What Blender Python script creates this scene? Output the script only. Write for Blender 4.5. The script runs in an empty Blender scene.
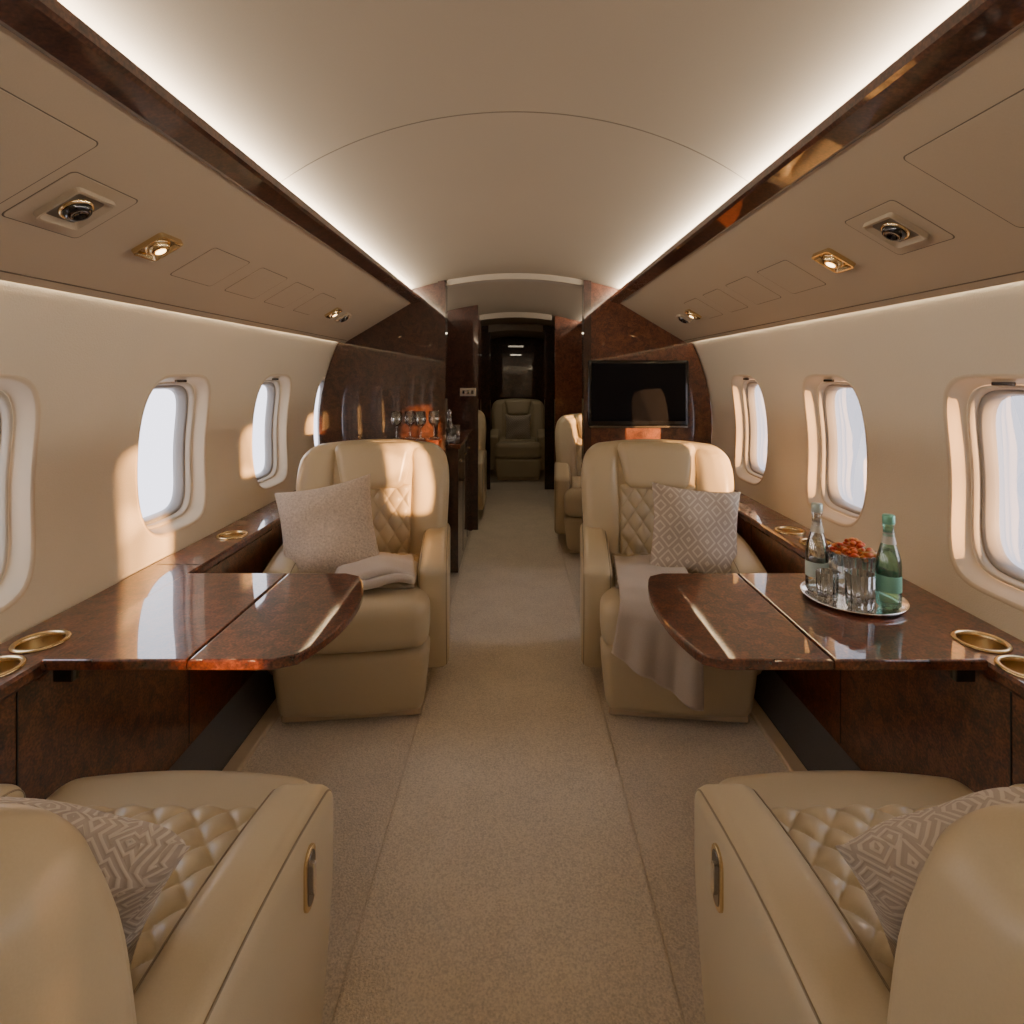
import bpy, bmesh, math, random
import numpy as np
from mathutils import Vector, Matrix
random.seed(4); rng=np.random.RandomState(7)
C=bpy.context.scene.collection
H=1.265
# ---------------------------------------------------------------- materials
def newmat(name):
    m=bpy.data.materials.new(name); m.use_nodes=True
    nt=m.node_tree; b=nt.nodes['Principled BSDF']; return m,nt,b
def N(nt,t,**k):
    n=nt.nodes.new(t)
    for a,v in k.items(): setattr(n,a,v)
    return n
def coords(nt,scale=(1,1,1),kind='Object'):
    tc=N(nt,'ShaderNodeTexCoord'); mp=N(nt,'ShaderNodeMapping')
    mp.inputs['Scale'].default_value=scale
    nt.links.new(tc.outputs[kind],mp.inputs['Vector']); return mp.outputs['Vector']
def ramp(nt,fac,stops):
    r=N(nt,'ShaderNodeValToRGB'); e=r.color_ramp.elements
    e[0].position=stops[0][0]; e[0].color=(*stops[0][1],1)
    e[1].position=stops[-1][0]; e[1].color=(*stops[-1][1],1)
    for p,c in stops[1:-1]:
        x=e.new(p); x.color=(*c,1)
    nt.links.new(fac,r.inputs['Fac']); return r.outputs['Color']
def bump(nt,b,h,strength=.2,dist=.002):
    bp=N(nt,'ShaderNodeBump'); bp.inputs['Strength'].default_value=strength; bp.inputs['Distance'].default_value=dist
    nt.links.new(h,bp.inputs['Height']); nt.links.new(bp.outputs['Normal'],b.inputs['Normal'])
def fabric(name,col,rough=.7,scale=300,bs=.3,var=.08,dist=.001,spec=.3,sheen=0):
    m,nt,b=newmat(name); v=coords(nt)
    n=N(nt,'ShaderNodeTexNoise'); n.inputs['Scale'].default_value=scale; n.inputs['Detail'].default_value=3
    nt.links.new(v,n.inputs['Vector'])
    n2=N(nt,'ShaderNodeTexNoise'); n2.inputs['Scale'].default_value=3; nt.links.new(v,n2.inputs['Vector'])
    mx=N(nt,'ShaderNodeMath',operation='ADD'); nt.links.new(n.outputs['Fac'],mx.inputs[0]); nt.links.new(n2.outputs['Fac'],mx.inputs[1])
    hf=N(nt,'ShaderNodeMath',operation='MULTIPLY'); hf.inputs[1].default_value=.5; nt.links.new(mx.outputs[0],hf.inputs[0])
    c=ramp(nt,hf.outputs[0],[(.3,tuple(x*(1-var) for x in col)),(.7,tuple(min(1,x*(1+var)) for x in col))])
    nt.links.new(c,b.inputs['Base Color']); b.inputs['Roughness'].default_value=rough
    b.inputs['Specular IOR Level'].default_value=spec
    b.inputs['Sheen Weight'].default_value=sheen
    bump(nt,b,n.outputs['Fac'],bs,dist); return m
def plain(name,col,rough=.4,metal=0,coat=0,spec=.5,emit=None,es=0):
    m,nt,b=newmat(name); b.inputs['Base Color'].default_value=(*col,1); b.inputs['Roughness'].default_value=rough
    b.inputs['Metallic'].default_value=metal; b.inputs['Coat Weight'].default_value=coat
    b.inputs['Specular IOR Level'].default_value=spec
    if emit: b.inputs['Emission Color'].default_value=(*emit,1); b.inputs['Emission Strength'].default_value=es
    return m
def burl(name,dark,mid,light,rough=.04,sc=(1,1,1),coat=1.0,ns=26,ior=1.75):
    m,nt,b=newmat(name); v=coords(nt,sc)
    n=N(nt,'ShaderNodeTexNoise'); n.inputs['Scale'].default_value=ns; n.inputs['Detail'].default_value=7; n.inputs['Distortion'].default_value=1.0
    nt.links.new(v,n.inputs['Vector'])
    s=N(nt,'ShaderNodeTexNoise'); s.inputs['Scale'].default_value=170; s.inputs['Detail'].default_value=3; nt.links.new(v,s.inputs['Vector'])
    mx=N(nt,'ShaderNodeMix'); mx.data_type='FLOAT'; mx.inputs[0].default_value=.5
    nt.links.new(n.outputs['Fac'],mx.inputs[2]); nt.links.new(s.outputs['Fac'],mx.inputs[3])
    c=ramp(nt,mx.outputs[0],[(.36,dark),(.5,mid),(.64,light)])
    nt.links.new(c,b.inputs['Base Color']); b.inputs['Roughness'].default_value=.4; b.inputs['Specular IOR Level'].default_value=.3
    b.inputs['Coat Weight'].default_value=coat; b.inputs['Coat Roughness'].default_value=rough; b.inputs['Coat IOR'].default_value=ior
    return m
LEA=fabric('leather_cream',(.60,.505,.335),.32,420,.12,.04,.0006,.5)
LEAQ=fabric('leather_quilted',(.58,.485,.32),.34,420,.12,.04,.0006,.5)
PIPE=plain('leather_piping',(.30,.245,.165),.5)
WALL=fabric('wall_vinyl',(.72,.63,.485),.6,260,.45,.03,.002)
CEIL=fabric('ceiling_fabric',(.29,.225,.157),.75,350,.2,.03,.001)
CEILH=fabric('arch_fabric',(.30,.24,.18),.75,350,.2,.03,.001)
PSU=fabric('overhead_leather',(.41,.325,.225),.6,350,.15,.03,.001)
VENT_SHADE=plain('vent_painted_shade',(.16,.13,.095),.6)  # dark tone paints depth shade onto the shallow vent plate
REV=plain('window_reveal_cream',(.66,.54,.38),.4)
GREYF=plain('window_frame_grey',(.30,.285,.265),.35)
DARKK=fabric('kick_panel_grey',(.13,.12,.11),.85,300,.5,.15)
WOOD=burl('burl_wood',(.014,.0048,.0028),(.045,.0145,.0075),(.085,.030,.015),.02)
WOODT=burl('burl_wood_table',(.024,.006,.003),(.095,.022,.008),(.20,.054,.021),.01,ior=1.95)
WOODR=burl('burl_wood_red',(.048,.014,.007),(.125,.036,.015),(.21,.068,.028),.03)
BRASS=plain('brass',(.72,.55,.30),.22,1)
BRASSW=plain('brass_well',(.50,.37,.20),.3,1)
CHROME=plain('satin_chrome',(.75,.72,.68),.18,1)
DKCH=plain('dark_chrome',(.2,.18,.16),.25,1)
BLACK=plain('black_gloss',(.006,.006,.007),.12,0,.6)
BLACKM=plain('black_matte',(.012,.012,.012),.6)
LINE=plain('panel_joint',(.12,.09,.06),.8)
LAMP=plain('lamp_warm',(1,.8,.5),.4,0,0,.5,(1,.66,.3),9)
WHITEP=plain('shade_plastic',(.55,.475,.37),.4)
THROW=fabric('throw_wool',(.57,.50,.43),.95,500,.6,.15,.002,.1,.3)
PILA=fabric('cushion_linen',(.61,.51,.41),.95,130,1.0,.34,.006,.1,.2)
def carpet(name,col):
    m,nt,b=newmat(name); v=coords(nt)
    n=N(nt,'ShaderNodeTexNoise'); n.inputs['Scale'].default_value=210; n.inputs['Detail'].default_value=4; nt.links.new(v,n.inputs['Vector'])
    n2=N(nt,'ShaderNodeTexNoise'); n2.inputs['Scale'].default_value=7; n2.inputs['Detail'].default_value=4; nt.links.new(v,n2.inputs['Vector'])
    mx=N(nt,'ShaderNodeMix'); mx.data_type='FLOAT'; mx.inputs[0].default_value=.2
    nt.links.new(n.outputs['Fac'],mx.inputs[2]); nt.links.new(n2.outputs['Fac'],mx.inputs[3])
    c=ramp(nt,mx.outputs[0],[(.33,tuple(x*.78 for x in col)),(.60,tuple(min(.95,x*1.12) for x in col))])
    nt.links.new(c,b.inputs['Base Color']); b.inputs['Roughness'].default_value=1; b.inputs['Specular IOR Level'].default_value=.1
    b.inputs['Sheen Weight'].default_value=.3
    bump(nt,b,n.outputs['Fac'],.8,.004); return m
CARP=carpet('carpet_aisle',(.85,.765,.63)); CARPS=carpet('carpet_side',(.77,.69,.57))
def geo_cloth(name,base,line,cell=.055,freq=2.0,th=.3):
    m,nt,b=newmat(name); v=coords(nt)
    sp=N(nt,'ShaderNodeSeparateXYZ'); nt.links.new(v,sp.inputs[0])
    def mth(op,a,bv=None,c=None):
        n=N(nt,'ShaderNodeMath',operation=op)
        for i,x in enumerate((a,bv,c)):
            if x is None: continue
            if isinstance(x,(int,float)): n.inputs[i].default_value=x
            else: nt.links.new(x,n.inputs[i])
        return n.outputs[0]
    fx=mth('ABSOLUTE',mth('SUBTRACT',mth('FRACT',mth('MULTIPLY',sp.outputs[0],1/cell)),.5))
    fz=mth('ABSOLUTE',mth('SUBTRACT',mth('FRACT',mth('MULTIPLY',sp.outputs[2],1/(cell*1.15))),.5))
    d=mth('ADD',fx,fz)
    s=mth('SINE',mth('MULTIPLY',d,freq*6.283))
    f=mth('GREATER_THAN',s,th)
    mx=N(nt,'ShaderNodeMix'); mx.data_type='RGBA'; nt.links.new(f,mx.inputs[0])
    mx.inputs[6].default_value=(*base,1); mx.inputs[7].default_value=(*line,1)
    nt.links.new(mx.outputs[2],b.inputs['Base Color']); b.inputs['Roughness'].default_value=.9; b.inputs['Specular IOR Level'].default_value=.15
    n=N(nt,'ShaderNodeTexNoise'); n.inputs['Scale'].default_value=400; nt.links.new(v,n.inputs['Vector'])
    bump(nt,b,n.outputs['Fac'],.5,.002); return m
PILG=geo_cloth('cushion_geometric',(.50,.43,.36),(.70,.63,.54),cell=.072,freq=3.0,th=.55)
def wave_cloth(name,a,bc):
    m,nt,b=newmat(name); v=coords(nt)
    w=N(nt,'ShaderNodeTexVoronoi'); w.inputs['Scale'].default_value=22; w.distance='MANHATTAN'; nt.links.new(v,w.inputs['Vector'])
    s=N(nt,'ShaderNodeMath',operation='MULTIPLY'); s.inputs[1].default_value=24; nt.links.new(w.outputs['Distance'],s.inputs[0])
    s2=N(nt,'ShaderNodeMath',operation='SINE'); nt.links.new(s.outputs[0],s2.inputs[0])
    c=ramp(nt,s2.outputs[0],[(.1,a),(.5,bc)]); nt.links.new(c,b.inputs['Base Color']); b.inputs['Roughness'].default_value=.9
    bump(nt,b,s2.outputs[0],.3,.002); return m
PILW=wave_cloth('cushion_scroll',(.48,.415,.35),(.66,.595,.51))
def thin_glass(name,col=(1,1,1),gl=.08,rough=.02):
    m=bpy.data.materials.new(name); m.use_nodes=True; nt=m.node_tree; nt.nodes.clear()
    o=N(nt,'ShaderNodeOutputMaterial'); t=N(nt,'ShaderNodeBsdfTransparent'); t.inputs[0].default_value=(*col,1)
    g=N(nt,'ShaderNodeBsdfGlossy'); g.inputs['Roughness'].default_value=rough
    lw=N(nt,'ShaderNodeLayerWeight'); lw.inputs['Blend'].default_value=.25
    ma=N(nt,'ShaderNodeMath',operation='MULTIPLY_ADD'); ma.inputs[1].default_value=.6; ma.inputs[2].default_value=gl
    nt.links.new(lw.outputs['Fresnel'],ma.inputs[0])
    mx=N(nt,'ShaderNodeMixShader'); nt.links.new(ma.outputs[0],mx.inputs[0]); nt.links.new(t.outputs[0],mx.inputs[1]); nt.links.new(g.outputs[0],mx.inputs[2])
    nt.links.new(mx.outputs[0],o.inputs[0]); return m
PANE=thin_glass('window_pane',(.97,.97,1),.0,.02)
GCLEAR=thin_glass('clear_glass',(.93,.96,.95),.30,.03); GGREEN=thin_glass('green_glass',(.60,.90,.79),.14,.02)
# ---------------------------------------------------------------- mesh helpers
def mesh_from(name,verts,faces,smooth=True):
    me=bpy.data.meshes.new(name); me.from_pydata([tuple(map(float,v)) for v in verts],[],faces); me.update()
    if smooth: me.polygons.foreach_set('use_smooth',[True]*len(me.polygons))
    return me
def obj(name,me,mat=None,parent=None,loc=(0,0,0),rot=(0,0,0)):
    o=bpy.data.objects.new(name,me); C.objects.link(o)
    if mat and not me.materials: me.materials.append(mat)
    o.location=loc; o.rotation_euler=rot
    if parent: o.parent=parent
    return o
def empty(name,loc=(0,0,0),rot=(0,0,0)):
    o=bpy.data.objects.new(name,None); C.objects.link(o); o.location=loc; o.rotation_euler=rot; o.empty_display_size=.1; return o
def rbox_me(half,r,fn=None,n=(8,8,8),off=(0,0,0),name='m'):
    ax=[]
    for h,k in zip(half,n):
        rr=min(r,h*.98)
        a=np.linspace(-h,-h+rr,6); c=np.linspace(-h+rr,h-rr,k+1)[1:-1]; b=np.linspace(h-rr,h,6)
        ax.append(np.concatenate([a,c,b]))
    L=[len(a) for a in ax]; idx={}; V=[]; F=[]
    def vid(i,j,k):
        key=(i,j,k)
        if key not in idx: idx[key]=len(V); V.append((ax[0][i],ax[1][j],ax[2][k]))
        return idx[key]
    for k,flip in ((0,True),(L[2]-1,False)):
        for i in range(L[0]-1):
            for j in range(L[1]-1):
                q=[vid(i,j,k),vid(i+1,j,k),vid(i+1,j+1,k),vid(i,j+1,k)]; F.append(q[::-1] if flip else q)
    for j,flip in ((0,False),(L[1]-1,True)):
        for i in range(L[0]-1):
            for k in range(L[2]-1):
                q=[vid(i,j,k),vid(i+1,j,k),vid(i+1,j,k+1),vid(i,j,k+1)]; F.append(q[::-1] if flip else q)
    for i,flip in ((0,True),(L[0]-1,False)):
        for j in range(L[1]-1):
            for k in range(L[2]-1):
                q=[vid(i,j,k),vid(i,j+1,k),vid(i,j+1,k+1),vid(i,j,k+1)]; F.append(q[::-1] if flip else q)
    P=np.array(V); hh=np.array(half); rr=np.minimum(r,hh*.98); core=np.clip(P,-(hh-rr),hh-rr); d=(P-core)/rr
    ln=np.linalg.norm(d,axis=1,keepdims=True); ln[ln<1e-9]=1; P=core+d/ln*rr
    P=P+np.array(off)
    if fn: P=fn(P)
    return mesh_from(name,P,F)
def rbox(name,half,r,mat,parent=None,loc=(0,0,0),rot=(0,0,0),fn=None,n=(4,4,4)):
    return obj(name,rbox_me(half,r,fn,n,name=name),mat,parent,loc,rot)
def box(name,lo,hi,mat,parent=None,bev=.003):
    lo=np.array(lo);hi=np.array(hi); c=(lo+hi)/2; h=(hi-lo)/2
    return rbox(name,tuple(h),min(bev,min(h)*.9),mat,parent,tuple(c),n=(1,1,1))
def extr(name,pts,y0,y1,mat,parent=None,smooth=False,ny=1):
    n=len(pts); V=[]; F=[]
    ys=np.linspace(y0,y1,ny+1)
    for y in ys:
        for x,z in pts: V.append((x,y,z))
    for s in range(ny):
        for i in range(n):
            j=(i+1)%n; F.append((s*n+i,s*n+j,(s+1)*n+j,(s+1)*n+i))
    F.append(tuple(range(n))[::-1]); F.append(tuple(range(ny*n,ny*n+n)))
    me=mesh_from(name,V,F,False)
    bm=bmesh.new(); bm.from_mesh(me); bmesh.ops.recalc_face_normals(bm,faces=bm.faces); bm.to_mesh(me); bm.free()
    return obj(name,me,mat,parent)
def slab(name,pts,z0,z1,mat,parent=None,bev=.004,seg=3,loc=(0,0,0)):
    bm=bmesh.new(); vs=[bm.verts.new((x,y,z0)) for x,y in pts]; f=bm.faces.new(vs)
    r=bmesh.ops.extrude_face_region(bm,geom=[f]); 
    for v in r['geom']:
        if isinstance(v,bmesh.types.BMVert): v.co.z=z1
    bmesh.ops.recalc_face_normals(bm,faces=bm.faces)
    es=[e for e in bm.edges if abs(e.verts[0].co.z-e.verts[1].co.z)<1e-6]
    bmesh.ops.bevel(bm,geom=es,offset=bev,segments=seg,profile=.5,affect='EDGES')
    me=bpy.data.meshes.new(name); bm.to_mesh(me); bm.free()
    return obj(name,me,mat,parent,loc)
def lathe(name,prof,mat,parent=None,loc=(0,0,0),rot=(0,0,0),n=36,flute=0,nfl=12):
    V=[];F=[]
    for r,z in prof:
        for i in range(n):
            a=2*math.pi*i/n; rr=r*(1+flute*math.cos(nfl*a)); V.append((rr*math.cos(a),rr*math.sin(a),z))
    for k in range(len(prof)-1):
        for i in range(n):
            j=(i+1)%n; F.append((k*n+i,k*n+j,(k+1)*n+j,(k+1)*n+i))
    return obj(name,mesh_from(name,V,F),mat,parent,loc,rot)
def drill(o,holes,r,z0,z1):
    """really cut round holes through an object (boolean applied, cutters deleted)"""
    bm=bmesh.new()
    for x,y in holes:
        bmesh.ops.create_cone(bm,cap_ends=True,segments=40,radius1=r,radius2=r,depth=z1-z0,matrix=Matrix.Translation((x,y,(z0+z1)/2)))
    cm=bpy.data.meshes.new('cut'); bm.to_mesh(cm); bm.free(); c=bpy.data.objects.new('cut',cm); C.objects.link(c)
    md=o.modifiers.new('b','BOOLEAN'); md.operation='DIFFERENCE'; md.object=c; md.solver='EXACT'
    bpy.context.view_layer.update()
    dg=bpy.context.evaluated_depsgraph_get(); nm=bpy.data.meshes.new_from_object(o.evaluated_get(dg))
    o.modifiers.clear(); o.data=nm; bpy.data.objects.remove(c)
def tube(name,pts,rad,mat,parent=None,cyclic=True,data=None):
    if data is None:
        cu=bpy.data.curves.new(name,'CURVE'); cu.dimensions='3D'; cu.bevel_depth=rad; cu.bevel_resolution=2
        sp=cu.splines.new('POLY'); sp.points.add(len(pts)-1)
        for p,q in zip(sp.points,pts): p.co=(*map(float,q),1)
        sp.use_cyclic_u=cyclic; cu.materials.append(mat); data=cu
    o=bpy.data.objects.new(name,data); C.objects.link(o)
    if parent: o.parent=parent
    return o
def rrect(w,h,r,n=6):
    P=[]
    for cx,cy,a0 in ((w-r,h-r,0),(-w+r,h-r,90),(-w+r,-h+r,180),(w-r,-h+r,270)):
        for i in range(n+1):
            a=math.radians(a0+90*i/n); P.append((cx+r*math.cos(a),cy+r*math.sin(a)))
    return P
# ---------------------------------------------------------------- shell
Y0,Y1=-1.7,7.7
def wx(z): return 1.21-.45*(z-.95)**2
WZ,WHH,WHW=.99,.275,.200
EX=4.2
def sup(a,hw,hh,e=EX):
    c,s=math.cos(a),math.sin(a); k=(abs(c/hw)**e+abs(s/hh)**e)**(-1/e); return k*c,k*s
def build_wall(name,side,centers,sp):
    V=[];F=[]
    zlo,zhi=0.60,1.60
    def add(y,z,dx=0): V.append((side*(wx(z)+dx),y,z)); return len(V)-1
    NA=96
    for cy in centers:
        rings=[]
        ang=[2*math.pi*i/NA for i in range(NA)]
        outer=[]
        for a in ang:
            c,s=math.cos(a),math.sin(a)
            t=1e9
            if c>1e-9:t=min(t,(sp/2)/c)
            if c<-1e-9:t=min(t,(sp/2)/-c)
            if s>1e-9:t=min(t,(zhi-WZ)/s)
            if s<-1e-9:t=min(t,(WZ-zlo)/-s)
            outer.append([c*t,s*t])
        for cx_,cz_ in ((sp/2,zhi-WZ),(-sp/2,zhi-WZ),(sp/2,zlo-WZ),(-sp/2,zlo-WZ)):
            i=min(range(NA),key=lambda i:(outer[i][0]-cx_)**2+(outer[i][1]-cz_)**2); outer[i]=[cx_,cz_]
        for t in (0,.25,.5,.7,.85,.95,1):
            ring=[]
            for a,o_ in zip(ang,outer):
                hx,hz=sup(a,WHW,WHH); ring.append(add(cy+o_[0]*(1-t)+hx*t,WZ+o_[1]*(1-t)+hz*t))
            rings.append(ring)
        for A,B in zip(rings,rings[1:]):
            for i in range(NA):
                j=(i+1)%NA; F.append((A[i],A[j],B[j],B[i]))
    zs=np.linspace(zlo,zhi,15)
    def plainstrip(ya,yb):
        base=len(V); 
        for y in (ya,yb):
            for z in zs: add(y,z)
        n=len(zs)
        for i in range(n-1): F.append((base+i,base+n+i,base+n+i+1,base+i+1))
    plainstrip(Y0,centers[0]-sp/2); plainstrip(centers[-1]+sp/2,Y1)
    b=len(V)
    for y in (Y0,Y1):
        V.append((side*1.15,y,.60)); V.append((side*1.15,y,-.02))
    F.append((b,b+1,b+3,b+2))
    me=mesh_from(name,V,F)
    bm=bmesh.new(); bm.from_mesh(me); bmesh.ops.remove_doubles(bm,verts=bm.verts,dist=.0005); bmesh.ops.recalc_face_normals(bm,faces=bm.faces); bm.to_mesh(me); bm.free()
    me.polygons.foreach_set('use_smooth',[True]*len(me.polygons))
    return obj(name,me,WALL)
def window_meshes(side):
    NA=88; ang=[2*math.pi*i/NA for i in range(NA)]
    def loft(name,rings):
        V=[];F=[]
        for hw,hh,dx,ee in rings:
            for a in ang:
                y,z=sup(a,hw,hh,ee); V.append((side*(wx(WZ+z*.999)+dx-wx(WZ)),y,z))
        for k in range(len(rings)-1):
            for i in range(NA):
                j=(i+1)%NA; F.append((k*NA+i,k*NA+j,(k+1)*NA+j,(k+1)*NA+i))
        return mesh_from(name,V,F)
    E=EX
    lip=loft('lip',[(WHW+.003,WHH+.003,.0,E),(WHW+.001,WHH+.001,-.002,E),(WHW-.004,WHH-.004,-.0015,E),(WHW-.008,WHH-.008,.003,E)])
    rev=loft('reveal',[(WHW-.007,WHH-.007,.002,E),(WHW-.014,WHH-.016,.02,E),(WHW-.022,WHH-.024,.045,E),(WHW-.024,WHH-.026,.047,E)])
    step=loft('shade_frame',[(WHW-.023,WHH-.025,.044,E),(WHW-.027,WHH-.029,.042,E),(WHW-.032,WHH-.034,.045,E),(WHW-.034,WHH-.037,.066,E)])
    fr=loft('frame',[(WHW-.033,WHH-.036,.064,E),(WHW-.038,WHH-.041,.062,E),(WHW-.044,WHH-.048,.068,E),(WHW-.047,WHH-.052,.100,E)])
    V=[(side*.092,0,0)];F=[]
    for a in ang:
        y,z=sup(a,WHW-.044,WHH-.048,E); V.append((side*(wx(WZ+z)+.092-wx(WZ)),y,z))
    for i in range(NA): F.append((0,1+i,1+(i+1)%NA))
    gl=mesh_from('pane',V,F)
    return lip,rev,step,fr,gl
LC=[1.21+.78*k for k in range(-3,4)]
RC=[1.36+.76*k for k in range(-3,4)]
build_wall('wall_left',-1,LC,.78); build_wall('wall_right',1,RC,.76)
k=0
for side,cs in ((-1,LC),(1,RC)):
    ms=window_meshes(side)
    for cy in cs:
        k+=1; e=empty('window_%d'%k,(side*wx(WZ),cy,WZ))
        for me,mt,nm in zip(ms,(REV,REV,WHITEP,GREYF,PANE),('lip','reveal','shade_frame','frame','pane')):
            obj(nm,me,mt,e)
        rbox('shade_handle',(.004,.032,.005),.003,DKCH,e,(side*(wx(WZ+WHH)-wx(WZ)+.022),0,WHH-.022))
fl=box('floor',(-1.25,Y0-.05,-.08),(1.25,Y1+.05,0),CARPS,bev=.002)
def runner():
    V=[];F=[]; hs=[(-.357,.0005),(-.353,.005),(-.345,.007),(.322,.007),(.330,.005),(.334,.0005)]
    for y in (Y0+.01,6.1):
        for x,z in hs: V.append((x,y,z))
    n=len(hs)
    for i in range(n-1): F.append((i,i+1,n+i+1,n+i))
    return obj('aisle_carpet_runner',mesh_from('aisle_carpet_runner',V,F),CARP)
runner()
box('wall_back',(-1.3,Y0-.05,0),(1.3,Y0,2.0),WALL); box('wall_front',(-1.3,Y1,0),(1.3,Y1+.05,2.0),WOOD)
pts=[(-1.30,1.5),(-1.12,1.72),(-.75,1.93),(0,2.0),(.75,1.93),(1.12,1.72),(1.30,1.5),(1.32,1.52),(1.14,1.76),(.75,1.97),(0,2.04),(-.75,1.97),(-1.14,1.76),(-1.32,1.52)]
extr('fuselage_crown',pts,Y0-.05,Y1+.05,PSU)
for s in (-1,1):
    extr('upper_wall_closure' ,[(s*wx(1.58),1.58),(s*1.30,1.50),(s*1.31,1.53),(s*wx(1.6),1.61)],Y0,Y1,WALL)
def zc(x,dz=0): return 1.885+dz-.105*(x/.66)**2
secs=[(Y0,3.46,0.0),(3.46,5.32,-.03),(5.32,6.22,-.05),(6.22,Y1,-.10)]
def ceiling_part(ya,yb,dz,parent=None,name='ceiling'):
    xs=np.linspace(-.68,.68,33); V=[];F=[]
    for y in (ya,yb):
        for x in xs: V.append((x,y,zc(x,dz)))
    n=len(xs)
    for i in range(n-1): F.append((i,n+i,n+i+1,i+1))
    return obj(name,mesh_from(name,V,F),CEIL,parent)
ce=empty('ceiling')
for i,(a,b,dz) in enumerate(secs):
    ceiling_part(a,b,dz,ce,'panel_%d'%(i+1))
def arc_strip(y,w,t,dz,mat,parent,lim=.66,nm='joint',bow=0):
    xs=np.linspace(-lim,lim,61); V=[];F=[]
    for x in xs:
        q=bow*(x/.66)**2
        for yy,zz in ((y-w+q,zc(x,dz)+.001),(y-w+q,zc(x,dz)-t),(y+w+q,zc(x,dz)-t),(y+w+q,zc(x,dz)+.001)): V.append((x,yy,zz))
    for i in range(len(xs)-1):
        for k in range(3): F.append((i*4+k,i*4+k+1,i*4+4+k+1,i*4+4+k))
    return obj(nm,mesh_from(nm,V,F,False),mat,parent)
arc_strip(1.32,.0018,.0006,0,LINE,ce,bow=.215)
for yy,dz,t,lm in ((3.46,0,.035,.42),(5.305,-.03,.05,.34),(6.205,-.05,.08,.30)): arc_strip(yy,.045,t,dz,CEILH,ce,lim=lm,nm='arch_header')
def P0(s,dz=0): return (1.05-.42*s,1.462+.25*s)
for side,nm in ((-1,'left'),(1,'right')):
    pts=[(1.056,1.462),(1.05,1.459),(.63,1.709),(.64,1.74),(1.065,1.487),(1.062,1.468)]
    e=empty('overhead_panel_'+nm)
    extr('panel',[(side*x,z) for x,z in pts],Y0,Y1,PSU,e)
    a=P0(.055);b=P0(.060)
    extr('joint',[(side*a[0],a[1]-.0045),(side*b[0],b[1]-.0045),(side*b[0],b[1]+.002),(side*a[0],a[1]+.002)],Y0,3.4,LINE,e)
    tp=[(.578,1.722),(.584,1.715),(.628,1.700),(.640,1.702),(.655,1.735),(.645,1.748),(.60,1.735),(.585,1.742),(.578,1.740)]
    extr('trim_%d'%(1 if side<0 else 2),[(side*x,z) for x,z in tp],Y0,3.45,WOOD)
    extr('trim_%d'%(3 if side<0 else 4),[(side*x,z-.0) for x,z in tp],3.5,6.2,WOOD)
def psu_frame(side,s,y,dn=0.0):
    x,z=P0(s); e1=Vector((-.42*side,0,.25)).normalized(); n=Vector((-.25*side,0,-.42)).normalized(); e2=n.cross(e1)
    M=Matrix((e1,e2,n)).transposed().to_4x4(); M.translation=Vector((side*x,y,z))+n*dn; return M
def psu_panel(side,s,y,hs,hy,nm='access_panel',t=.0015,mat=PSU):
    e=bpy.data.objects['overhead_panel_'+('left' if side<0 else 'right')]
    fr=slab('joint',rrect(hs+.0025,hy+.0025,.012),-.002,.0008,LINE,e,bev=.0003,seg=1); fr.matrix_world=psu_frame(side,s,y,.002)
    p=slab(nm,rrect(hs,hy,.011),-.002,t,mat,e,bev=.0008,seg=2); p.matrix_world=psu_frame(side,s,y,.002)
def spot(side,s,y,lit,sz=.045):
    e=empty('reading_lamp' if lit else 'air_vent'); e.matrix_world=psu_frame(side,s,y,.002)
    def sq(h,z,r): return [(x,y_,z) for x,y_ in rrect(h,h,r,3)]
    def ringmesh(nm,R,mat,cap):
        V=[];F=[];n=len(R[0])
        for r_ in R: V+=r_
        for q in range(len(R)-1):
            for i in range(n): F.append((q*n+i,q*n+(i+1)%n,(q+1)*n+(i+1)%n,(q+1)*n+i))
        if cap: F.append(tuple(range((len(R)-1)*n,len(R)*n)))
        obj(nm,mesh_from(nm,V,F,False),mat,e)
    ringmesh('bezel',[sq(sz+.005,0,.009),sq(sz+.004,.012,.009),sq(sz,.012,.008),sq(sz*.80,.003,.008)],PSU if not lit else BRASS,False)
    ringmesh('bezel_plate',[sq(sz*.81,.0032,.008)],VENT_SHADE if not lit else BRASSW,True)  # inner plate; on vents its dark colour stands in for recess shade
    lathe('nozzle',[(.0,.014),(.010,.015),(.013,.019),(.020,.019),(.024,.014),(.026,.003)],BRASS if lit else BLACK,e)
    lathe('ring',[(.024,.003),(.024,.009),(.029,.009),(.030,.003)],BRASS,e)
    if lit: lathe('lens',[(0,.0205),(.008,.0202),(.012,.0192)],LAMP,e)
    return e
for side,ys,yl,yp in ((-1,1.07,1.34,0),(1,1.23,1.50,.16)):
    psu_panel(side,.50,ys,.075,.085,'vent_plate'); spot(side,.50,ys,False)
    spot(side,.46,yl,True,.038)
    psu_panel(side,.55,.80+yp*.4,.125,.16)
    for y,hy in ((1.60,.10),(1.88,.10),(2.15,.09),(2.42,.09)): psu_panel(side,.44,y+yp,.07,hy)
    spot(side,.42,2.68+yp*.4,True,.032); spot(side,.40,2.86+yp*.4,False,.032)
    spot(side,.5,.25,False); psu_panel(side,.5,-.3,.12,.2)
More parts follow.
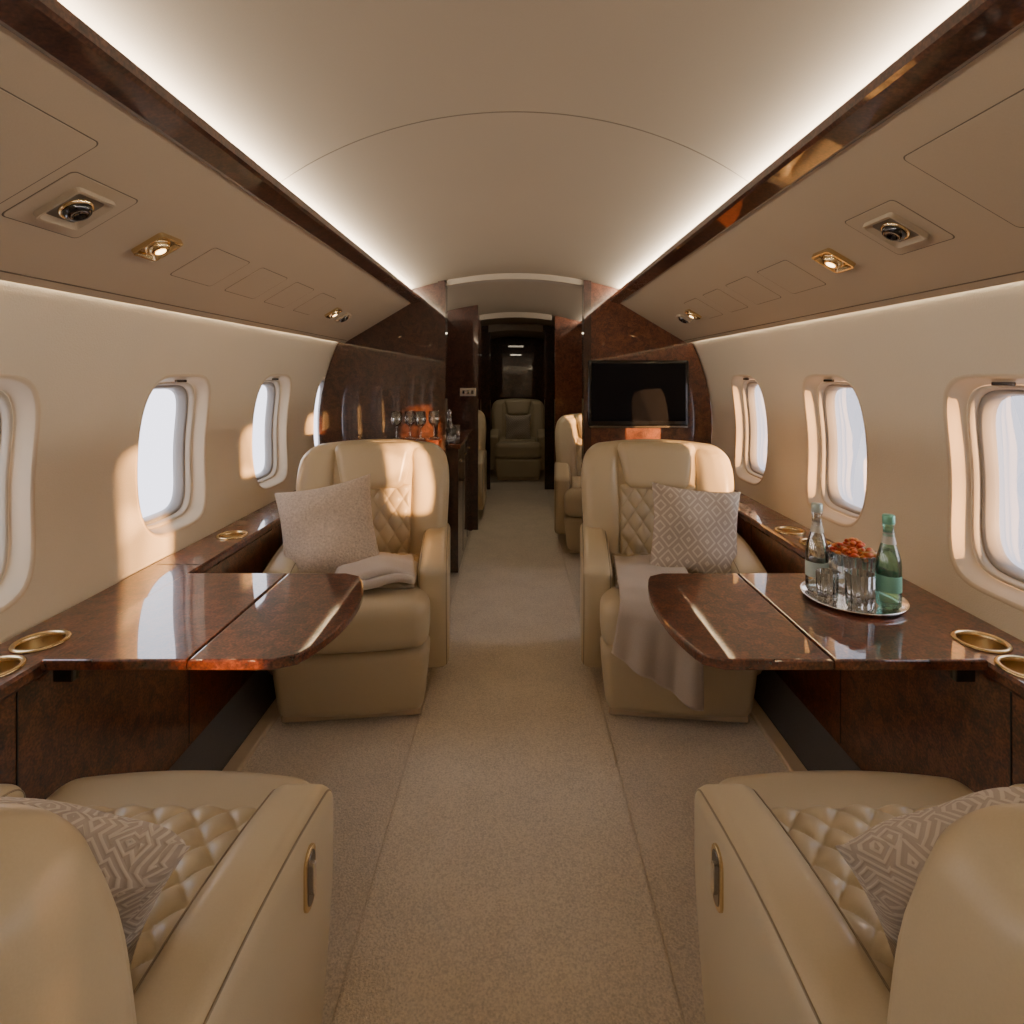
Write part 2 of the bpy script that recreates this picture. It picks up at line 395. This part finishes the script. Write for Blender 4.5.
for side,nm in ((-1,'left'),(1,'right')):
    e=empty('side_console_'+nm)
    top=[(1.0,.632),(1.005,.624),(1.145,.624),(1.162,.656),(1.006,.656),(1.0,.650)]
    YA=Y0+.01
    tp_=extr('top',[(side*x,z) for x,z in top],YA,3.42,WOODT,e)
    extr('front_panel',[(side*1.012,.11),(side*1.03,.11),(side*1.03,.626),(side*1.012,.626)],YA,3.42,WOODT,e)
    for y in (-.4,.35,1.14,1.74,2.4,3.0):
        box('panel_joint',(min(side*1.0105,side*1.014),y-.002,.12),(max(side*1.0105,side*1.014),y+.002,.62),BLACKM,e,bev=.0005)
    for y in (1.08,1.80,2.35):
        box('top_joint',(min(side*1.008,side*1.15),y-.0012,.655),(max(side*1.008,side*1.15),y+.0012,.6567),BLACKM,e,bev=.0003)
    extr('kick_panel',[(side*1.02,.12),(side*.925,.004),(side*1.03,.004),(side*1.03,.12)],YA,3.42,DARKK,e)
    extr('baseboard_'+nm,[(side*.925,.0),(side*.925,.014),(side*.92,.018),(side*.878,.018),(side*.873,.014),(side*.873,0)],YA,3.42,REV)
    cups=((1.078,1.275),(1.078,1.155),(1.07,2.12),(1.085,-.2)) if side<0 else ((1.062,1.275),(1.062,1.155),(1.07,2.18),(1.085,2.02),(1.085,-.2))
    drill(tp_,[(side*x,y) for x,y in cups],.046,.60,.68)
    for x,y in cups:
        c=empty('cup_holder',(side*x,y,.657))
        lathe('ring',[(.055,0),(.055,.003),(.052,.005),(.047,.005),(.044,.002),(.0435,-.004)],BRASS,c)
        lathe('well',[(.0437,-.003),(.043,-.027),(.040,-.030),(0,-.030)],BRASSW,c)
def bulk(side,xi,y0,y1,dz,mat,name='bulkhead_partition'):
    pts=[(xi,0.0)]+[(1.04,0.0),(1.145,.55)]+[(wx(z)-.006,z) for z in np.linspace(.62,1.45,9)]
    pts+=[(1.05,1.50),(.66,1.76)]+[(x,zc(x,dz)-.001) for x in np.linspace(.655,xi,8)]
    return extr(name,[(side*x,z) for x,z in pts],y0,y1,mat)
bulk(-1,.435,3.43,3.48,0,WOOD); bulk(1,.425,3.43,3.48,0,WOODR)
for s,x in ((-1,.425),(1,.415)):
    extr('trim_%d'%(5 if s<0 else 6),[(s*x,0.01),(s*(x+.045),0.01),(s*(x+.045),zc(x)-.004),(s*x,zc(x)-.004)],3.40,3.50,WOOD)
bulk(-1,.305,4.54,4.58,-.03,WOOD)
bulk(-1,.33,5.28,5.33,-.03,WOOD); bulk(1,.37,5.28,5.33,-.03,WOODR)
bulk(-1,.28,6.18,6.23,-.05,WOOD); bulk(1,.32,6.18,6.23,-.05,WOOD)
tv=empty('television',(.745,3.425,1.155))
rbox('bezel',(.305,.018,.198),.008,BLACK,tv,(0,-.018,0)); 
me=mesh_from('screen',[(-.285,-.0368,-.17),(.285,-.0368,-.17),(.285,-.0368,.18),(-.285,-.0368,.18)],[(0,1,2,3)],False)
obj('screen',me,plain('tv_screen',(.006,.006,.008),.2,0,0,.12),tv)
rbox('stand_lip',(.30,.022,.008),.004,DKCH,tv,(0,-.02,-.205))
# ---------------------------------------------------------------- chair
def quilt_me(hw,hh,nx,nz,dx,dz,amp,edge=.02):
    V=[];F=[]
    xs=np.linspace(-hw,hw,nx); zs=np.linspace(-hh,hh,nz)
    for z in zs:
        for x in xs:
            u=x/dx+z/dz; v=x/dx-z/dz
            p=(abs(math.sin(math.pi*u))*abs(math.sin(math.pi*v)))**.40
            e=min(hw-abs(x),hh-abs(z))/edge; e=max(0,min(1,e)); e=math.sqrt(1-(1-e)**2)
            V.append((x,z,amp*p*e+e*.008-.006))
    for j in range(nz-1):
        for i in range(nx-1): F.append((j*nx+i,j*nx+i+1,(j+1)*nx+i+1,(j+1)*nx+i))
    return V,F
cache={}
def get(key,fn):
    if key not in cache: cache[key]=fn()
    return cache[key]
def rec(P):
    Q=P.copy(); z=P[:,2]; Q[:,1]+= .20*(z-.42); return Q
def back_fn(P):
    Q=P.copy(); z=P[:,2]
    f=np.clip((z-.78)/.185,0,1); g=np.clip((.75-z)/.5,0,1)
    Q[:,0]*=(1-.13*f**2.8)*(1-.07*g)
    Q[:,2]-= .030*(Q[:,0]/.34)**2*np.clip((z-.6)/.3,0,1)
    Q[:,1]-= .035*(Q[:,0]/.34)**2
    return rec(Q)
def bol_fn(sx):
    def f(P):
        Q=P.copy(); z=P[:,2]; f_=np.clip((z-.78)/.165,0,1); g=np.clip((.75-z)/.45,0,1)
        Q[:,0]*=(1-.12*f_**2.4)*(1-.05*g)
        Q[:,2]-=.020*(Q[:,0]/.34)**2*np.clip((z-.6)/.3,0,1)
        Q[:,1]-=.012+.012*np.sin((z-.4)*5)-.012*f_
        return rec(Q)
    return f
def head_fn(P):
    Q=P.copy(); z=P[:,2]; t=(z-.745)/.2
    Q[:,0]*=.78+.26*np.clip(t,0,1.1)
    Q[:,1]-=.010*np.clip(1-(Q[:,0]/.18)**2,0,1)
    return rec(Q)
def arm_fn(P):
    Q=P.copy(); y,z=P[:,1],P[:,2]
    fr=np.clip((-y+.15)/.35,0,1); tp=np.clip((z-.3)/.28,0,1)
    Q[:,2]-=.050*fr**1.7*tp
    Q[:,1]+=.09*np.clip((-y)/.2,0,1)*np.clip((.42-z)/.3,0,1)**1.5
    return Q
def body_fn(P):
    Q=P.copy(); z=P[:,2]; g=np.clip((.28-z)/.27,0,1)
    Q[:,0]*=1-.09*g**1.5; f=np.clip(-P[:,1]/.3,0,1)
    Q[:,1]+=.030*g**1.5*f; Q[:,1]-=.02*f*(1-(P[:,0]/.28)**2)
    return Q
def seat_fn(P):
    Q=P.copy(); f=np.clip(-P[:,1]/.3,0,1)
    Q[:,1]-=.02*f*(1-(P[:,0]/.28)**2)
    Q[:,2]+=.012*np.clip((P[:,2]-.4)/.06,0,1)*np.clip(1-(P[:,0]/.28)**2,0,1)
    return Q
def chair(loc,rotdeg,handle_side,handle_front,ext=0.0,sxs=1.0):
    e=empty('club_chair',loc,(0,0,math.radians(rotdeg))); e.scale=(sxs,1,1)
    K='_%g'%ext
    def add(nm,key,mk,mat,dy=0): return obj(nm,get(key,mk),mat,e,(0,dy,0))
    add('plinth','plinth',lambda:rbox_me((.25,.26,.014),.008,off=(0,.0,.014+.008)),REV)
    add('lower_body','body',lambda:rbox_me((.280,.275,.122),.035,body_fn,(8,8,6),(0,-.025,.150)),LEA)
    add('seat_cushion','seat'+K,lambda:rbox_me((.280,.275+ext/2,.088),.055,seat_fn,(10,10,4),(0,-.055+ext/2,.362)),LEA)
    def mkq():
        V,F=quilt_me(.222,.185+ext/2,124,110,.072,.072,.015); return mesh_from('q',[(x,z-.015+ext/2,.459+h+.010*(1-(x/.28)**2)) for x,z,h in V],F)
    add('quilted_seat','qs'+K,mkq,LEAQ)
    def mkqb():
        V,F=quilt_me(.172,.165,100,100,.068,.100,.016)
        P=np.array([(x,.198-h-.008*(x/.17)**2,.60+z) for x,z,h in V]); P=rec(P); return mesh_from('qb',P,F)
    add('back_shell','back',lambda:rbox_me((.345,.075,.345),.055,back_fn,(14,4,14),(0,.275,.610)),LEA,ext)
    add('quilted_back','qb',mkqb,LEAQ,ext)
    for sx,nm in ((-1,'left'),(1,'right')):
        add('bolster_'+nm,'bol'+nm,lambda:rbox_me((.080,.055,.262),.048,bol_fn(sx),(5,4,14),(sx*.255,.235,.675)),LEA,ext)
        AZ,AC=.240,.335
        add('arm_'+nm,'arm'+nm+K,lambda:rbox_me((.060,.27+ext/2,AZ),.036,arm_fn,(3,12,10),(sx*.290,.07+ext/2,AC)),LEA)
        def mks(sg):
            pr=rrect(.27+ext/2-.010,AZ-.010,.030,5)
            P=np.array([(sg,a+.07+ext/2,b+AC) for a,b in pr])
            R=[]
            for i in range(len(P)):
                q=P[(i+1)%len(P)]
                m=max(1,int(np.linalg.norm(q-P[i])/.02))
                for t in range(m): R.append(P[i]+(q-P[i])*t/m)
            return arm_fn(np.array(R))
        for q,xo in (('a',.290+.050),('b',.290-.050)):
            key='pipe'+nm+q+K
            if key not in cache:
                t=tube('seam_'+nm+'_'+q,mks(sx*xo),.0018,PIPE,e); cache[key]=t.data
            else: tube('seam_'+nm+'_'+q,None,0,PIPE,e,data=cache[key])
    add('headrest','head',lambda:rbox_me((.176,.050,.102),.040,head_fn,(10,4,6),(0,.208,.848)),LEA,ext)
    h=empty('arm_control'); h.parent=e
    if handle_front:
        h.location=(handle_side*.290,-.178,.42); h.rotation_euler=(math.radians(90+12),0,0)
    else:
        h.location=(handle_side*.350,-.05,.475); h.rotation_euler=(math.radians(90),0,math.radians(90*handle_side))
    sc=1.0 if not handle_front else .9
    pl=[(x,y) for x,y in rrect(.021*sc,.048*sc,.0205*sc,6)]
    slab('rim',pl,-.01,.005,BRASS,h,bev=.002)
    slab('inset',[(x*.72,y*.86) for x,y in pl],.0,.0062,DKCH,h,bev=.0015)
    slab('lever',[(x*.25,y*.55) for x,y in pl],.0,.0115,CHROME,h,bev=.001)
    return e
chL=chair((-.622,2.30,0),6,1,True); chR=chair((.622,2.30,0),-6,-1,True)
NY=.83
cnL=chair((-.660,NY,0),180,-1,False,.085,.965); cnR=chair((.660,NY,0),180,1,False,.085,.965)
chair((.64,4.18,0),-4,-1,True); chair((-.62,4.93,0),0,1,True); chair((.03,6.95,0),0,1,True)
# ---------------------------------------------------------------- cushions
def pillow(mat,size,th,loc,rot,seed=1):
    n=41; V=[];F=[]; us=np.linspace(-1,1,n); r=np.random.RandomState(seed); ph=r.rand(6)*6
    for sgn in (1,-1):
        for v in us:
            for u in us:
                x=u*(1-.09*(1-v*v)*abs(u)); z=v*(1-.09*(1-u*u)*abs(v))
                t=((1-u**4)*(1-v**4))**.55
                w=1+.14*math.sin(3*u+ph[0]+2*v)+.11*math.sin(5*v+ph[1]-2*u)+.09*math.sin(7*u*v+ph[2])
                V.append((size*x,-sgn*th*t*w*(.85+.15*math.cos(u*2))-0,size*z))
    for s in range(2):
        b=s*n*n
        for j in range(n-1):
            for i in range(n-1):
                q=(b+j*n+i,b+j*n+i+1,b+(j+1)*n+i+1,b+(j+1)*n+i); F.append(q if s==0 else q[::-1])
    me=mesh_from('pillow',V,F); bm=bmesh.new(); bm.from_mesh(me); bmesh.ops.remove_doubles(bm,verts=bm.verts,dist=.0004); bmesh.ops.recalc_face_normals(bm,faces=bm.faces); bm.to_mesh(me); bm.free()
    me.polygons.foreach_set('use_smooth',[True]*len(me.polygons))
    o=obj('throw_cushion',me,mat); o.location=loc; o.rotation_euler=[math.radians(a) for a in rot]; return o
pillow(PILA,.195,.068,(-.755,2.265,.635),(-20,-10,10),1)
pillow(PILG,.18,.068,(.730,2.275,.630),(-20,5,-8),2)
pillow(PILW,.165,.06,(-.61,.685,.61),(20,22,14),3)
pillow(PILW,.165,.06,(.61,.685,.61),(20,-22,-14),4)
pillow(PILG,.16,.06,(.03,6.90,.62),(-16,0,0),5)
# ---------------------------------------------------------------- throws
def cloth(name,path,x0,x1,mat,slant=0,seed=0,wr=.006,nu=60,nv=40,twist=0):
    P=np.array(path); d=np.r_[0,np.cumsum(np.linalg.norm(np.diff(P,axis=0),axis=1))]; T=d[-1]
    V=[];F=[]; r=np.random.RandomState(seed); ph=r.rand(5)*6
    for j in range(nv):
        v=j/(nv-1)
        for i in range(nu):
            u=i/(nu-1); L=u*(T-slant*(1-v))
            y=np.interp(L,d,P[:,0]); z=np.interp(L,d,P[:,1])
            hang=float(np.clip((.46-z)/.3,0,1))
            x=x0+(x1-x0)*v + twist*hang*(1-v)
            y-= hang*(.014+wr*2.2*math.sin(v*11+ph[0]+u*1.5)+wr*1.2*math.sin(v*23+ph[1]))
            z+= (1-hang)*(wr*.5*math.sin(v*9+u*7+ph[2])+wr*.4*math.sin(u*23+ph[3]))
            V.append((x,y,z))
    for j in range(nv-1):
        for i in range(nu-1): F.append((j*nu+i,j*nu+i+1,(j+1)*nu+i+1,(j+1)*nu+i))
    o=obj(name,mesh_from(name,V,F),mat); md=o.modifiers.new('s','SOLIDIFY'); md.thickness=.010; md.offset=1
    return o
t=cloth('throw_blanket',[(.02,.500),(-.10,.498),(-.22,.492),(-.29,.484),(-.337,.464),(-.364,.42),(-.372,.35),(-.374,.28),(-.372,.2),(-.366,.12)],-.215,.055,THROW,slant=.18,seed=2,twist=-.06,wr=.008)
t.location=(.622,2.30,0); t.rotation_euler=(0,0,math.radians(-6))
tb=empty('folded_throw',(-.535,2.16,.486),(0,0,math.radians(6)))
def fold_fn(seed):
    def f(P):
        Q=P.copy(); Q[:,2]+=.008*np.sin(P[:,0]*26+seed+P[:,1]*9)+.006*np.sin(P[:,1]*34+seed*2)-.10*np.clip(np.abs(P[:,0])-.08,0,1)**1.3
        Q[:,1]+=.016*np.sin(P[:,0]*18+seed); return Q
    return f
for i in range(2):
    rbox('layer_%d'%i,(.155-.012*i,.12-.014*i,.016),.0155,THROW,tb,(0.0,0.012*i,.014+.025*i),(0,0,.08*i),fold_fn(i*1.3),(22,16,1))
# ---------------------------------------------------------------- tables
def table(side,xe,xm,y0,y1,xs,name='side_table',xo=.998):
    e=empty(name)
    n=22; edge=[]
    for i in range(n+1):
        t=i/n; y=y0+(y1-y0)*t; q=abs(2*t-1)
        edge.append((xm+(xe-xm)*q**2.2,y))
    pts=[]
    for i,(x,y) in enumerate(edge):
        dy=min(y-y0,y1-y); 
        if dy<.035: x+= .035-math.sqrt(max(0,.035**2-(.035-dy)**2))
        pts.append((x,y))
    leaf=[(side*x,y) for x,y in pts]+[(side*(xs-.0015),y1),(side*(xs-.0015),y0)]
    if side>0: leaf=leaf[::-1]
    slab('leaf_inner',leaf,.640,.664,WOODT,e,bev=.006,seg=4)
    a,b=sorted((side*(xs+.0015),side*xo))
    slab('leaf_outer',[(a,y0),(b,y0),(b,y1),(a,y1)],.640,.664,WOODT,e,bev=.005,seg=4)
    box('hinge_plate',(min(side*.72,side*.98),y0+.10,.618),(max(side*.72,side*.98),y1-.10,.639),DKCH,e)
    box('support_arm',(min(side*.955,side*.998),y0+.03,.600),(max(side*.955,side*.998),y0+.050,.639),BLACK,e)
    box('support_arm_b',(min(side*.955,side*.998),y1-.055,.600),(max(side*.955,side*.998),y1-.03,.639),BLACK,e)
    return e
table(-1,.475,.41,1.18,1.70,.69); table(1,.41,.365,1.18,1.70,.675)
table(1,.50,.44,3.62,3.86,.75,xo=1.10)
# ---------------------------------------------------------------- tray set
tx,ty,tz=.905,1.50,.664
tr=lathe('serving_tray',[(0,.001),(.100,.001),(.113,.003),(.123,.010),(.126,.012),(.125,.008),(.115,.0),(0,.0)],CHROME,None,(tx,ty,tz+.0008),n=64)
WATER=thin_glass('water',(.93,.97,.96),.03)
def bottle(mat,labcol,x,y,h=.235,name='water_bottle'):
    e=empty(name,(x,y,tz+.003)); r=.029
    prof=[(0,.004),(r*.8,.002),(r,.010),(r,.105),(r*.96,.125),(r*.72,.150),(r*.48,.175),(r*.42,.200),(r*.42,h-.028),(r*.47,h-.026),(r*.47,h-.020),(r*.42,h-.018)]
    lathe('glass',prof,mat,e)
    lathe('water',[(0,.006),(r*.92,.008),(r*.92,.12),(r*.70,.147),(0,.149)],WATER,e)
    lathe('cap',[(r*.47,h-.020),(r*.50,h-.018),(r*.50,h),(r*.44,h+.003),(0,h+.003)],plain('cap',labcol,.35,.5),e)
    lathe('label',[(r*1.01,.045),(r*1.015,.046),(r*1.015,.085),(r*1.01,.086)],plain('label',labcol,.6),e)
    lathe('neck_label',[(r*.60,.165),(r*.45,.185),(r*.44,.193)],plain('nlabel',(.6,.6,.55),.5),e)
    return e
bottle(GCLEAR,(.50,.62,.60),tx-.070,ty+.047,.240); bottle(GGREEN,(.20,.50,.40),tx+.058,ty-.058,.235)
def tumbler(x,y,z,r=.034,h=.085,name='crystal_tumbler'):
    e=empty(name,(x,y,z))
    lathe('bowl',[(0,.003),(r*.85,.002),(r*.92,.01),(r,h),(r*.93,h),(r*.86,.016),(0,.014)],GCLEAR,e,flute=.05,nfl=12,n=96)
    return e
tumbler(tx-.022,ty-.068,tz+.003,.033,.092); tumbler(tx-.080,ty-.022,tz+.003,.026,.08)
bw=empty('snack_bowl',(tx+.022,ty+.036,tz+.003)); 
lathe('bowl',[(0,.002),(.046,.002),(.050,.01),(.055,.06),(.060,.112),(.062,.115),(.056,.110),(.050,.08),(0,.075)],GCLEAR,bw,flute=.035,nfl=18,n=108)
bm=bmesh.new()
for i in range(90):
    a=random.random()*6.28; rr=.052*math.sqrt(random.random()); m=Matrix.Translation((rr*math.cos(a),rr*math.sin(a),.100+random.random()*.045*(1-rr/.065)+.006))@Matrix.Rotation(random.random()*6,4,'X')@Matrix.Diagonal((1,.7,.6,1))
    bmesh.ops.create_icosphere(bm,subdivisions=2,radius=.0095,matrix=m)
me=bpy.data.meshes.new('snacks'); bm.to_mesh(me); bm.free()
m_,nt,b=newmat('mixed_nuts'); v=coords(nt,(1,1,1)); vn=N(nt,'ShaderNodeTexVoronoi'); vn.inputs['Scale'].default_value=70; nt.links.new(v,vn.inputs['Vector'])
sx=N(nt,'ShaderNodeSeparateColor'); nt.links.new(vn.outputs['Color'],sx.inputs[0])
nt.links.new(ramp(nt,sx.outputs[0],[(.1,(.50,.03,.01)),(.5,(.75,.18,.03)),(.9,(.65,.34,.1))]),b.inputs['Base Color']); b.inputs['Roughness'].default_value=.35
me.polygons.foreach_set('use_smooth',[True]*len(me.polygons)); obj('nuts',me,m_,bw)
# ---------------------------------------------------------------- left bulkhead ledge and glasses
cz=empty('credenza')
box('counter',(-.99,3.20,.865),(-.44,3.425,.890),WOODT,cz); box('body',(-.99,3.22,0.02),(-.45,3.425,.864),WOOD,cz)
def wineglass(x,y,z,h=.160):
    e=empty('wine_glass',(x,y,z))
    lathe('glass',[(0,.001),(.030,.001),(.031,.003),(.006,.008),(.004,.02),(.004,.065),(.012,.072),(.030,.092),(.034,.112),(.029,h),(.027,h),(.031,.112),(.027,.094),(.010,.076),(0,.074)],GCLEAR,e,n=28)
for i,x in enumerate((-.69,-.62,-.55,-.48)): wineglass(x,3.25+.05*(i%2),.891)
gl=empty('galley_cabinet')
box('body',(-1.0,3.52,0.02),(-.36,4.52,.80),WOOD,gl); box('counter',(-1.05,3.51,.80),(-.345,4.53,.83),WOODT,gl)
for y in (3.84,4.17): box('door_joint',(-.361,y-.002,.06),(-.3585,y+.002,.79),BLACKM,gl,bev=.0005)
for y in (3.68,4.0,4.33): box('pull_%d'%int(y*10),(-.36,y-.04,.70),(-.35,y+.04,.71),BRASS,gl)
for y in (3.6,3.7,3.95): tumbler(-.42,y,.831,.03,.08)
dc=empty('decanter',(-.45,3.80,.831)); lathe('glass',[(0,.0),(.05,.0),(.055,.02),(.05,.07),(.02,.11),(.015,.15),(.02,.155)],GCLEAR,dc); lathe('stopper',[(.0,.2),(.015,.19),(.017,.175),(.01,.155)],GCLEAR,dc)
sw=empty('switch_panel',(-.385,4.535,1.125)); rbox('plate',(.065,.004,.032),.003,WHITEP,sw)
for i in range(3): rbox('button_%d'%i,(.010,.004,.014),.003,DKCH,sw,(-.036+.036*i,-.004,0))
# ---------------------------------------------------------------- outside
box('airport_apron',(-900,-900,-2.2),(900,900,-2.0),plain('apron_snowy',(.70,.70,.72),.8),bev=.01)
bm=bmesh.new()
for i in range(120):
    a=random.random()*6.28; R=600+random.random()*150; h=6+random.random()**3*28
    bmesh.ops.create_cube(bm,size=1,matrix=Matrix.Translation((R*math.cos(a),R*math.sin(a),h/2-1.99))@Matrix.Rotation(a,4,'Z')@Matrix.Diagonal((12,10+random.random()*30,h,1)))
me=bpy.data.meshes.new('skyline'); bm.to_mesh(me); bm.free(); obj('distant_skyline',me,plain('hazy_building',(.35,.38,.45),.9))
# ---------------------------------------------------------------- lights
def area(name,loc,d,sx,sy,power,col):
    l=bpy.data.lights.new(name,'AREA'); l.shape='RECTANGLE'; l.size=sx; l.size_y=sy; l.energy=power; l.color=col
    o=bpy.data.objects.new(name,l); C.objects.link(o); o.location=loc; o.rotation_euler=Vector(d).to_track_quat('-Z','Y').to_euler(); return o
for s in (-1,1):
    for (a,b,dz),pw in zip(secs[:3],(1,.7,.35)):
        L=b-a-.10
        area('ceiling_cove_light',(s*.637,(a+b)/2,1.762+dz*.3),(-s*.68,0,.73),L,.012,6.0*L*pw,(1,.92,.78))
        area('wall_wash_light',(s*1.045,(a+b)/2,1.505),(s*.25,0,-1),L,.01,4.2*L*pw,(1,.84,.62))
area('section_fill_light',(0,6.75,1.765),(0,0,-1),.25,.25,1.0,(1,.85,.62))  # added fill to brighten the dark aft section, no real fixture
area('section_fill_light',(0,4.4,1.83),(0,0,-1),.25,.25,2.6,(1,.85,.62))  # added fill to brighten the middle section
sun=bpy.data.lights.new('sun','SUN'); sun.energy=34; sun.angle=math.radians(.7); sun.color=(1,.50,.18)
so=bpy.data.objects.new('sun',sun); C.objects.link(so); so.rotation_euler=Vector((-1,1.11,-.075)).to_track_quat('-Z','Y').to_euler(); so.location=(4,-4,3)
w=bpy.data.worlds.new('sky'); bpy.context.scene.world=w; w.use_nodes=True; nt=w.node_tree; bg=nt.nodes['Background']
tc=N(nt,'ShaderNodeTexCoord'); sp=N(nt,'ShaderNodeSeparateXYZ'); nt.links.new(tc.outputs['Generated'],sp.inputs[0])
c=ramp(nt,sp.outputs[2],[(.0,(1,.89,.76)),(.12,(.94,.88,.85)),(.5,(.66,.71,.84))]); nt.links.new(c,bg.inputs['Color']); bg.inputs['Strength'].default_value=5.4
# ---------------------------------------------------------------- camera
cam=bpy.data.cameras.new('camera'); co=bpy.data.objects.new('camera',cam); C.objects.link(co)
co.location=(.004,0,H); co.rotation_euler=(math.radians(90),0,0); cam.sensor_width=36; cam.lens=36*560/1024; cam.shift_x=-.004; cam.shift_y=-.134; cam.clip_start=.02; cam.clip_end=3000
bpy.context.scene.camera=co
